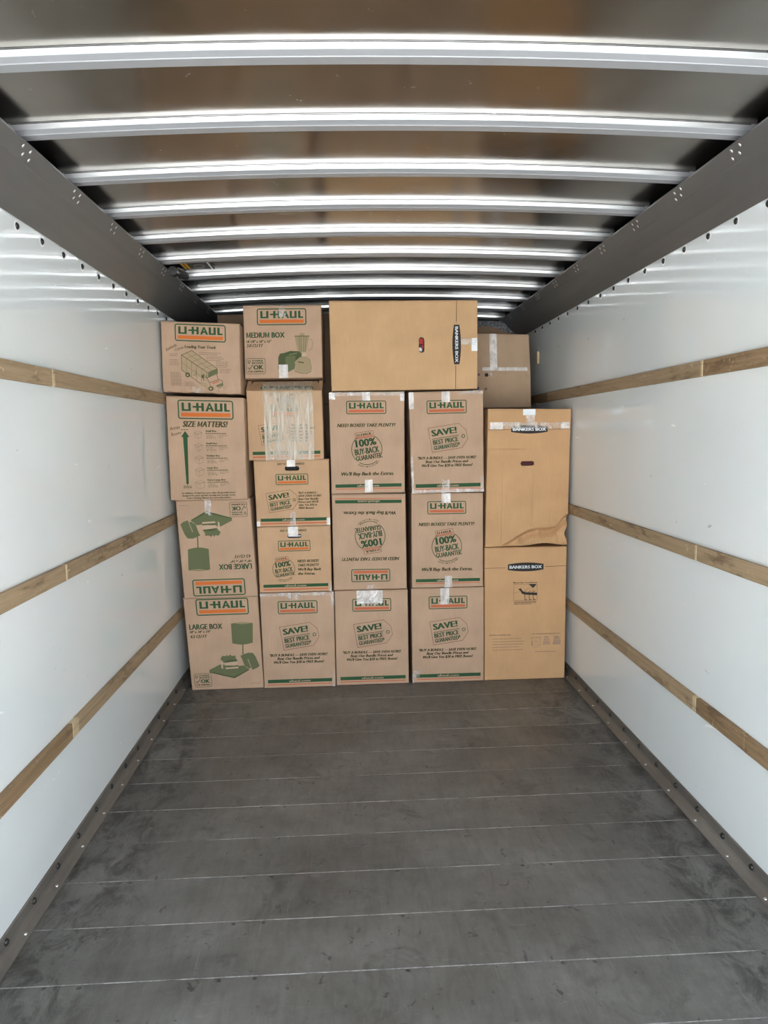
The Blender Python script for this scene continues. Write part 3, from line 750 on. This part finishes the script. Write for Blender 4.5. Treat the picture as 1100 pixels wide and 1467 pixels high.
# ------------------------------------------------------------------ cartons
def bulge(seed, amp):
    def f(u, v):
        e = 16*u*(1-u)*v*(1-v)
        return (0, amp*e*(.6+.5*noise.noise(Vector((u*2.2+seed, v*2.2, seed)))), 0)
    return f
def carton(name_label, quad, y0, depth, layout, material=M_UH, flip=False, tapes=(), hole=None, disp=None, grid=(10, 12), group=None, contents=None, flaps=True, cat='box', extra=None):
    """quad: world (x,z) of the front face TL, TR, BR, BL; front plane at y0"""
    TL, TR, BR, BL = quad
    ox, oz = (BL[0]+BR[0])/2, min(BL[1], BR[1])
    root = thing('cardboard_box', name_label, cat, (ox, y0, oz), group)
    TL, TR, BR, BL = [(x-ox, z-oz) for x, z in (TL, TR, BR, BL)]
    W = ((TR[0]-TL[0])+(BR[0]-BL[0]))/2; H = ((TL[1]-BL[1])+(TR[1]-BR[1]))/2
    seed = random.uniform(0, 50); D = disp or bulge(seed, .0022)
    def P(u, v, off=0.0):
        x = (1-v)*((1-u)*BL[0]+u*BR[0])+v*((1-u)*TL[0]+u*TR[0]); z = (1-v)*((1-u)*BL[1]+u*BR[1])+v*((1-u)*TL[1]+u*TR[1])
        dx, dy, dz = D(min(1, max(0, u)), min(1, max(0, v))); return (x+dx, -dy-off, z+dz)
    nu, nv = grid; e = .004
    V = []; Fc = []; tl = .0035 if flaps else 0
    for j in range(nv+1):
        for i in range(nu+1):
            u = (e+(W-2*e)*i/nu)/W; v = (e+(H-2*e-tl)*j/nv)/H; V.append(P(u, v))
    for j in range(nv):
        for i in range(nu):
            a = j*(nu+1)+i; Fc.append((a, a+1, a+nu+2, a+nu+1))
    loop = [(i, 0) for i in range(nu)]+[(nu, j) for j in range(nv)]+[(i, nv) for i in range(nu, 0, -1)]+[(0, j) for j in range(nv, 0, -1)]
    idx = [j*(nu+1)+i for i, j in loop]; prev = idx
    vt = 1-tl/H
    for yy in (e, depth):
        cur = []
        for i, j in loop:
            cur.append(len(V)); x, y, z = P(i/nu, vt*j/nv); 
            if yy == depth:     # back edge: the plain quad
                u, v = i/nu, vt*j/nv; x = (1-v)*((1-u)*BL[0]+u*BR[0])+v*((1-u)*TL[0]+u*TR[0]); z = (1-v)*((1-u)*BL[1]+u*BR[1])+v*((1-u)*TL[1]+u*TR[1]); V.append((x, yy, z))
            else: V.append((x, yy+min(0, y)+max(0, y), z))
        m = len(cur)
        for k in range(m): Fc.append((prev[k], cur[k], cur[(k+1) % m], prev[(k+1) % m]))
        prev = cur
    Fc.append(tuple(prev))
    body = mesh('carton', V, Fc, material, root); fixn(body)
    if hole:
        hu, hv, hw, hh, hd, hm = hole; ccx, _, ccz = P(hu, hv); pr = []
        for k in range(14):
            a = math.pi*k/6.5 if False else None
        r = min(hw, hh)/2; L = abs(hw-hh)/2; horiz = hw >= hh
        for sgn in (1, -1):
            for k in range(7):
                a = -math.pi/2+math.pi*k/6
                px, pz = sgn*(L+r*math.cos(a)), sgn*r*math.sin(a)
                if not horiz: px, pz = -pz, px
                pr.append((ccx+px, ccz+pz))
        cb = B(); cb.prism(pr, -.03, hd, 1); cut = cb.obj('cut', [material, M_DK]); fixn(cut); cut.location = root.location
        bpy.context.view_layer.update()
        md = body.modifiers.new('b', 'BOOLEAN'); md.object = cut; md.operation = 'DIFFERENCE'; md.solver = 'EXACT'
        bpy.context.view_layer.update()
        dg = bpy.context.evaluated_depsgraph_get(); nm = bpy.data.meshes.new_from_object(body.evaluated_get(dg), depsgraph=dg)
        body.modifiers.clear(); body.data = nm; bpy.data.objects.remove(cut, do_unlink=True)
        if contents:
            for (m, x0, x1, z0, z1, yy) in contents:
                bb = B(); bb.box(ccx+x0, ccx+x1, yy, min(hd-.004, yy+.04), ccz+z0, ccz+z1); cobj = bb.obj('contents', m, root); bevel(cobj, .003, 1)
    if flaps:      # two top flaps meeting over a seam that runs front to back
        for s in (0, 1):
            u0, u1 = (.0, .4985) if s == 0 else (.5015, 1.0)
            pts = [P(u0, vt), P(u1, vt), P(u1, 1), P(u0, 1)]
            v = [(x, .001, z) for x, y, z in pts]+[(x, depth-.001, z) for x, y, z in pts]
            fo = mesh('flap', v, [(0, 1, 2, 3), (7, 6, 5, 4), (0, 4, 5, 1), (1, 5, 6, 2), (2, 6, 7, 3), (3, 7, 4, 0)], material, root); fixn(fo)
    # print
    p = Print(W, H); layout(p)
    for nm, d in p.parts.items():
        vv = []
        for x, z, lay in d['v']:
            u, v = x/W, z/H
            if flip: u, v = 1-u, 1-v
            vv.append(P(u, v, .0009+.0003*lay))
        nm = nm.split('#')[0]
        o = mesh(nm, vv, d['f'], d['mats'], root, d['m'])
        if nm in ('fine_print', 'lettering'): o['kind'] = 'stuff'
        bm = bmesh.new(); bm.from_mesh(o.data)
        for fc in bm.faces:
            fc.normal_update()
            if fc.normal.y > 0: fc.normal_flip()
        bm.to_mesh(o.data); bm.free()
    # tape
    for t in tapes:
        u0, v0, u1, v1 = t[:4]; m = t[4] if len(t) > 4 else M_TAPE; nm = 'tape' if m is not LABEL else 'label'
        n1 = max(3, int((u1-u0)*W/.012)); n2 = max(3, int((v1-v0)*H/.012)); vv = []; ff = []
        rs = random.uniform(0, 99)
        for j in range(n2+1):
            for i in range(n1+1):
                u = u0+(u1-u0)*i/n1; v = v0+(v1-v0)*j/n2
                cr = 0 if m is LABEL else .0010*max(0, noise.noise(Vector((u*W*90+rs, v*H*90, rs))))
                vv.append(P(u, v, .0022+cr))
        if v1 >= .999 and flaps:   # fold over the top
            for i in range(n1+1): x, y, z = vv[n2*(n1+1)+i]; vv.append((x, .05, z+.0012))
            n2 += 1
        for j in range(n2):
            for i in range(n1): a = j*(n1+1)+i; ff.append((a, a+1, a+n1+2, a+n1+1))
        mesh(nm, vv, ff, m, root)
    if extra: extra(root, P, W, H)
    return root

YD = 4.465
G1 = 'tall printed kraft cartons stacked across the truck'
# column 1 (against the left wall)
carton('large kraft box with lamp picture upright, on the floor beside the left wall', [(-1.047, .586), (-.592, .588), (-.574, .001), (-1.018, .001)], YD, .457, L_large, group='large boxes with lamp picture')
carton('large kraft box printed upside down with inverted lamp picture, second up beside left wall', [(-1.058, 1.192), (-.613, 1.192), (-.588, .591), (-1.033, .588)], 4.44, .457, L_large, flip=True,
       tapes=[(.38, .86, .425, 1, M_TAPE), (.425, .84, .475, 1, M_TAPE)], group='large boxes with lamp picture')
carton('kraft box with green size arrow and headline SIZE MATTERS, third up beside left wall', [(-1.070, 1.808), (-.619, 1.790), (-.620, 1.196), (-1.070, 1.196)], 4.38, .457, L_size)
def d_load(u, v):
    k = max(0, 1-v/.16); n_ = noise.noise(Vector((u*7, v*9, 3.1))); n2 = noise.noise(Vector((u*19, v*15, 7.7)))
    return (0, .002*16*u*(1-u)*v*(1-v)+k*(.016*n_+.009*n2-.006), k*k*(.006*noise.noise(Vector((u*9, 0, 2)))+.002))
carton('kraft box with moving truck loading drawing and crumpled lower edge, top of left wall stack', [(-1.073, 2.233), (-.624, 2.212), (-.631, 1.808), (-1.080, 1.830)], 4.36, .457, L_load, disp=d_load, grid=(48, 40), tapes=[(.385, .0, .50, .075, M_TAPE)])
# column 2
carton('tall kraft box with price tag print, on the floor right of the lamp picture box', [(-.577, .603), (-.124, .603), (-.126, .001), (-.570, .001)], YD-.01, .457, L_save, tapes=[(0, .968, 1, 1), (.95, 0, .985, .16), (.96, .86, 1, 1), (.38, .93, .52, 1)], group=G1)
carton('short kraft box with handle slot and round seal, second up in second stack', [(-.581, 1.011), (-.134, 1.012), (-.136, .605), (-.578, .605)], YD, .40, lambda p: L_small(p, True), M_SM,
       hole=(.505, .858, .088, .026, .15, None), contents=[(WHITEC, -.040, .040, -.006, .002, .012), (mat('dark_contents', (.05, .05, .07), .5), -.042, .042, -.013, -.006, .01)],
       tapes=[(.42, .86, .56, 1, M_TAPEW), (.965, 0, 1, .16), (.47, .99, .53, 1)], group='short handled boxes of the second stack')
carton('short kraft box with open black handle slot and price tag, third in second stack', [(-.587, 1.418), (-.132, 1.419), (-.134, 1.014), (-.580, 1.014)], YD, .40, L_small, M_SM,
       hole=(.505, .872, .090, .028, .15, None), contents=[(mat('slot_shade_backing', (.012, .012, .012), .9), -.043, .043, -.012, .012, .02)], tapes=[(.44, .90, .55, 1, M_TAPEW), (.48, 0, .53, .22), (.455, 0, .48, .20), (0, .01, .045, .085, M_TAPEW), (.95, .01, 1, .115, M_TAPEW)], group='short handled boxes of the second stack')  # black block in the slot is an added backing, painting the slot's shade
def wrap_extra(root, P, W, H):
    # open flaps bowed up towards the box above
    def slab(nm, pts, m=M_SM, t=.003):
        n_ = len(pts); v = pts+[(x, y, z-t) for x, y, z in pts]
        f = [tuple(range(n_)), tuple(range(n_, 2*n_))[::-1]]+[(i, n_+i, n_+(i+1) % n_, (i+1) % n_) for i in range(n_)]
        o = mesh(nm, v, f, m, root); fixn(o); return o
    L, _, zl = P(0, 1); Rr, _, zr = P(1, 1)
    slab('flap', [(L+.004, .002, zl), (Rr-.004, .002, zr), (Rr-.03, .13, zr+.064), (L+.03, .13, zl+.064)])
    slab('flap', [(L-.001, .004, zl), (L+.025, .004, zl+.003), (L+.02, .12, zl+.066), (L-.004, .12, zl+.066)]); slab('flap', [(Rr-.025, .004, zr+.003), (Rr+.001, .004, zr), (Rr+.004, .12, zr+.066), (Rr-.02, .12, zr+.066)])
    g_ = mesh('stripe', [(L+.08, .018, zl+.012), (Rr-.05, .018, zr+.012), (Rr-.06, .055, zr+.031), (L+.09, .055, zl+.031)], [(0, 1, 2, 3)], GREEN, root)
    # stretch film with vertical wrinkles
    nu, nv = 150, 26; vv = []; ff = []
    for j in range(nv+1):
        for i in range(nu+1):
            a = i/nu; v = j/nv*1.10-.002
            u = .205+.67*a+.010*math.sin(v*3)+(.012*(1-v) if a < .5 else -.004)
            dr = v*.9+.5*noise.noise(Vector((v*1.5, a*3, 5)))
            hgt = .0042*max(0, noise.noise(Vector((a*34+dr*2.2, v*1.3, 1.3))))+.0030*max(0, noise.noise(Vector((a*75-dr*3, v*3, 4.3))))
            if v <= 1: x, y, z = P(u, v, .003+hgt)
            else:
                k = (v-1)/.10; x, y, z = P(u, 1, .003+hgt); y += .10*k; z += .058*k
            vv.append((x, y, z))
    for j in range(nv):
        for i in range(nu): a = j*(nu+1)+i; ff.append((a, a+1, a+nu+2, a+nu+1))
    mesh('stretch_film', vv, ff, M_FILM, root, smooth=True)
carton('short kraft box with crinkled clear plastic over its front, fourth up in second stack', [(-.614, 1.835), (-.163, 1.832), (-.162, 1.420), (-.614, 1.420)], YD, .40, L_small, M_SM,
       hole=(.49, .872, .088, .028, .12, None), contents=[(mat('grey_contents', (.12, .13, .14), .5), -.04, .04, -.012, .004, .01)], flaps=False, extra=wrap_extra)
carton('medium kraft box with toaster and blender picture, top of the second stack', [(-.614, 2.332), (-.154, 2.331), (-.157, 1.908), (-.618, 1.908)], YD, .457, L_medium,
       tapes=[(.455, .84, .545, 1, M_TAPE), (.44, 0, .555, .185, M_TAPEW)])
# column 3
carton('tall kraft box with silvery crumpled tape over its logo, on the floor in third stack', [(-.119, .604), (.335, .600), (.334, .001), (-.121, .001)], YD, .457, L_save, tapes=[(.30, .865, .655, 1, M_TAPEW), (.36, .85, .58, .90, M_TAPE)], group=G1)
carton('tall kraft box printed upside down, round seal inverted, middle of third stack', [(-.121, 1.203), (.331, 1.197), (.331, .604), (-.123, .606)], YD+.012, .457, L_need, flip=True, tapes=[(.45, 0, .56, .05)], group=G1)
carton('tall kraft box with upright round seal and taped top, third stack under the wide box', [(-.122, 1.819), (.332, 1.816), (.327, 1.206), (-.121, 1.206)], YD, .457, L_need,
       tapes=[(0, .965, 1, 1, M_TAPE), (0, .93, .085, .995, M_TAPEW), (.945, .91, 1, .98, M_TAPEW), (.44, .915, .545, 1, M_TAPEW), (.455, .01, .56, .135, M_TAPEW)], group=G1)
# column 4
carton('tall kraft box with price tag and white top tape, on floor in fourth stack', [(.357, .605), (.811, .603), (.809, .001), (.357, .001)], YD, .457, L_save, tapes=[(.40, .83, .52, 1, M_TAPEW), (0, .0, .03, .10), (.02, .06, .10, .13)], group=G1)
carton('tall kraft box with upright round seal between two price tag boxes of fourth stack', [(.366, 1.197), (.809, 1.193), (.807, .607), (.362, .609)], YD, .457, L_need,
       tapes=[(.42, .90, .545, 1, M_TAPEW), (.46, 0, .56, .125, M_TAPEW)], group=G1)
carton('tall kraft box with price tag and taped corners, fourth stack under the wide box', [(.358, 1.812), (.812, 1.816), (.814, 1.201), (.370, 1.199)], YD, .457, L_save,
       tapes=[(0, .835, .065, 1, M_TAPEW), (.44, .895, .55, 1, M_TAPEW), (.66, .970, 1, 1), (0, 0, .032, .36), (0, 0, 1, .035), (.955, .0, 1, .16), (.42, .0, .53, .13, M_TAPE)], group=G1)
# wide wardrobe box on its side across stacks three and four
carton('wide plain wardrobe box lying on its side across the third and fourth stacks', [(-.108, 2.355), (.780, 2.350), (.778, 1.826), (-.105, 1.826)], YD, .51, L_big, M_BB,
       hole=(.618, .505, .034, .092, .12, None), contents=[(REDC, -.014, .012, .005, .04, .01), (WHITEC, -.014, .004, -.036, -.012, .015), (REDC, -.002, .014, -.02, .002, .01), (mat('navy_contents', (.03, .03, .05), .6), -.015, .015, -.044, .044, .03)],
       tapes=[(.885, .50, .962, .575, M_TAPE), (.958, .43, .998, .575, LABEL), (.93, .50, 1, .57, M_TAPE)])
# column 5
carton('tall narrow wardrobe box with bar installation diagram, on floor by right wall', [(.817, .850), (1.334, .846), (1.326, .001), (.814, .001)], YD, .51, L_bk1, M_BK)
def sm(a): a = min(1, max(0, a)); return a*a*(3-2*a)
def d_bk2(u, v):
    yy = .003*16*u*(1-u)*v*(1-v) - .004*sm((u-.545)/.02)*sm((.60-v)/.06)*(1-sm((u-.80)/.05))
    c = .015+.125*sm((u-.12)/.50)+.10*sm((u-.80)/.2)           # height of the crease above the floor of the box
    n_ = noise.noise(Vector((u*6, v*8, 1.1))); n2 = noise.noise(Vector((u*14, v*17, 5.5))); a = sm((u-.1)/.35)
    b_ = c-v
    yy += a*.010*math.exp(-(b_/.020)**2)
    if b_ > 0: yy += a*(-.034*sm(b_/.035)+.030*sm((b_-.035)/.06)+(.012*n_+.006*n2)*sm(b_/.05))
    yy += .016*math.exp(-((u-.86)/.035)**2)*sm((.26-v)/.12)*(.6+n2) + (a*sm(b_/.03)*(.014*abs(noise.noise(Vector((u*8+v*5, v*10-u*3, 2.2))))-.009*abs(noise.noise(Vector((u*16, v*12+u*9, 8.2))))) if b_ > 0 else 0)
    yy += .004*noise.noise(Vector((u*3, v*2.4, 9)))-.0025*math.exp(-((u-.20)/.006)**2)*sm((.68-v)/.05)
    yy += .006*math.exp(-((v-.70-.02*u)/.008)**2)*(1-sm((u-.35)/.2))
    dz = max(0, 1-v/.10)*.014*math.exp(-((u-.72)/.20)**2)
    dx = -.020*math.exp(-((v-.09)/.04)**2)*sm((u-.75)/.25)
    return (dx, yy, dz)
carton('tall wardrobe box with crushed lower corner, stacked on the diagram box by right wall', [(.841, 1.704), (1.354, 1.696), (1.336, .854), (.821, .854)], YD, .51, L_bk2, M_BK, disp=d_bk2, grid=(56, 80),
       hole=(.487, .608, .086, .028, .12, None), contents=[(MAROON, -.042, .042, -.013, .013, .012)],
       tapes=[(.03, .855, .18, .905, M_TAPEW), (.18, .860, .90, .905, M_TAPE), (.88, .858, .985, .905, M_TAPEW), (.455, .88, .56, .958, M_TAPE), (.42, .955, .57, .998, LABEL)])
# second row, seen through the gaps
ORD = ['lowest', 'second', 'third', 'topmost']
def back_flap(root, P, W, H):
    ox = -(.80+1.223)/2
    v = [(x+ox, y, z-1.727) for y in (.30, .304) for x, z in ((.78, 2.22), (1.25, 2.22), (1.05, 2.300), (.98, 2.315), (.78, 2.310))]
    o = mesh('flap', v, [(0, 1, 2, 3, 4), (9, 8, 7, 6, 5)]+[(i, 5+i, 5+(i+1) % 5, (i+1) % 5) for i in range(5)], M_DK, root); fixn(o)
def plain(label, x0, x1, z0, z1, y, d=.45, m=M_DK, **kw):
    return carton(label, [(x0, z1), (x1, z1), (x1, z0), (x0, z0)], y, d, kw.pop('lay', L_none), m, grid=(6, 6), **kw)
GB = 'plain boxes of the rear row glimpsed through gaps'
for (x0, x1, sd) in ((-.86, -.40, 'left wall stack'), (-.20, .26, 'third stack')):
    for k in range(4):
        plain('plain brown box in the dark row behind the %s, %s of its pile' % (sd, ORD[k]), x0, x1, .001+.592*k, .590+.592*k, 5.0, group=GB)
for k in range(2):
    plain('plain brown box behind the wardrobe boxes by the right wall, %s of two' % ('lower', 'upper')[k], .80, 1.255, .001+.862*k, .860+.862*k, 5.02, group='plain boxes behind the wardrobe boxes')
carton('plain brown box with crossed clear tape, set back above the crushed wardrobe box', [(.80, 2.226), (1.222, 2.214), (1.246, 1.727), (.80, 1.727)], 5.0, .46, L_back, cardboard('kraft_cardboard_dull', (.42, .30, .20)), grid=(12, 20), extra=back_flap,
       disp=lambda u, v: (0, -.030*max(0, .48-v)/.48, 0), tapes=[(.36, .54, .475, 1, M_TAPEW), (.24, .505, .95, .55, M_TAPEW), (.35, .43, .39, .48)])
plain('brown box leaning furthest back by the right wall', 1.262, 1.355, .001, 1.725, 5.30, .5)
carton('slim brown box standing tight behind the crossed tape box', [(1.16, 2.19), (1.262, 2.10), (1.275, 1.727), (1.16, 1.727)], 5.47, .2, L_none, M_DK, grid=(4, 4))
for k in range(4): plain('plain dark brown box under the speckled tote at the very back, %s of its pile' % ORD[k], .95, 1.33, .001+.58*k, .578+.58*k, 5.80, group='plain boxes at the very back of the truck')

# speckled dark tote on top at the very back
def rounded_prism(name, x0, x1, y0, y1, z0, z1, m, r=.04, parent=None):
    pts = []
    for cx, cz, a0 in ((x1-r, z1-r, 0), (x0+r, z1-r, 90), (x0+.01, z0+.01, 180), (x1-.01, z0+.01, 270)):
        rr = r if a0 < 180 else .01
        for k in range(6): a = math.radians(a0+18*k); pts.append((cx+rr*math.cos(a), cz+rr*math.sin(a)))
    b = B(); b.prism(pts, y0, y1); o = b.obj(name, m, parent); fixn(o); return o
M_TOTE = mat('speckled_grey_plastic', (.1, .1, .11), .4); g = G(M_TOTE)
g.l(g.ramp(g.noise(45, 4, .7), [(.40, (.05, .052, .058)), (.68, (.30, .31, .34))]), g.b.inputs['Base Color'])
t = thing('storage_tote', 'speckled dark grey tote lying on top at the far back right', 'tote', (1.14, 5.85, 2.322))
rounded_prism('shell', -.28, .20, 0, .30, 0, .108, M_TOTE, .03, t)
bb = B(); bb.box(-.285, .205, -.004, .02, 0.002, .012); bb.obj('rim', M_TOTE, t)

# dome lamp on the left rail
t = thing('cargo_lamp', 'black tubular lamp clamped between left rail and roof bow', 'lamp', (-.905, 4.12, 2.452))
def tube(name, p0, p1, r0, r1, m, seg=16, parent=None):
    a, c = Vector(p0), Vector(p1); d = (c-a).normalized(); q = d.orthogonal().normalized(); k = d.cross(q); v = []; n_ = seg
    for (c0, r) in ((a, r0), (c, r1)):
        for i in range(n_): an = 2*math.pi*i/n_; v.append(tuple(c0+q*r*math.cos(an)+k*r*math.sin(an)))
    f = [(i, (i+1) % n_, n_+(i+1) % n_, n_+i) for i in range(n_)]+[tuple(range(n_))[::-1], tuple(range(n_, 2*n_))]
    return mesh(name, v, f, m, parent)
M_BLK = mat('black_plastic', (.02, .02, .02), .4); M_BRK = mat('bright_bracket', (.7, .7, .7), .35, .8)
tube('lens_housing', (-.012, -.085, -.008), (-.012, -.045, -.008), .024, .026, M_BLK, parent=t)
tube('barrel', (-.010, -.045, -.006), (.018, .10, .0), .019, .019, mat('dark_grey_barrel', (.03, .03, .03), .45, .2), parent=t)
bb = B(); bb.box(-.050, -.012, -.062, -.052, -.006, .000); bb.obj('bracket', M_BRK, t)
tube('conduit', (.006, -.040, .016), (.030, .095, .018), .003, .003, M_BRK, 8, t)
bb = B(); bb.box(-.02, .02, .085, .10, -.012, .035); bb.obj('bracket', M_BLK, t)
# caution sticker on the roof sheet
t = thing('warning_sticker', 'small black sticker with yellow stripes on roof sheet beside the lamp', 'sticker', (-.81, 4.12, roofz(-.81)-.003))
z_ = 0
bb = B(); bb.box(-.085, .085, -.11, .10, -.001, .0008); bb.obj('backing', M_BLK, t)
for i in range(2):
    bb = B(); bb.box(-.078+.020*i, -.066+.020*i, -.105, .095, -.0022, -.0012); bb.obj('stripe', mat('yellow_print', (.75, .42, .03), .5), t)
bb = B(); bb.box(.066, .074, -.105, .095, -.0022, -.0012); bb.obj('stripe', LABEL, t)
vv = []; ff = []
for i in range(21):
    a = 2*math.pi*i/20; vv += [(.01+.035*math.cos(a), .03+.035*math.sin(a), -.002), (.01+.028*math.cos(a), .03+.028*math.sin(a), -.002)]
ff = [(2*i, 2*i+2, 2*i+3, 2*i+1) for i in range(20) if i % 10 not in (0, 1, 9)]
mesh('ring_mark', vv, ff, LABEL, t)
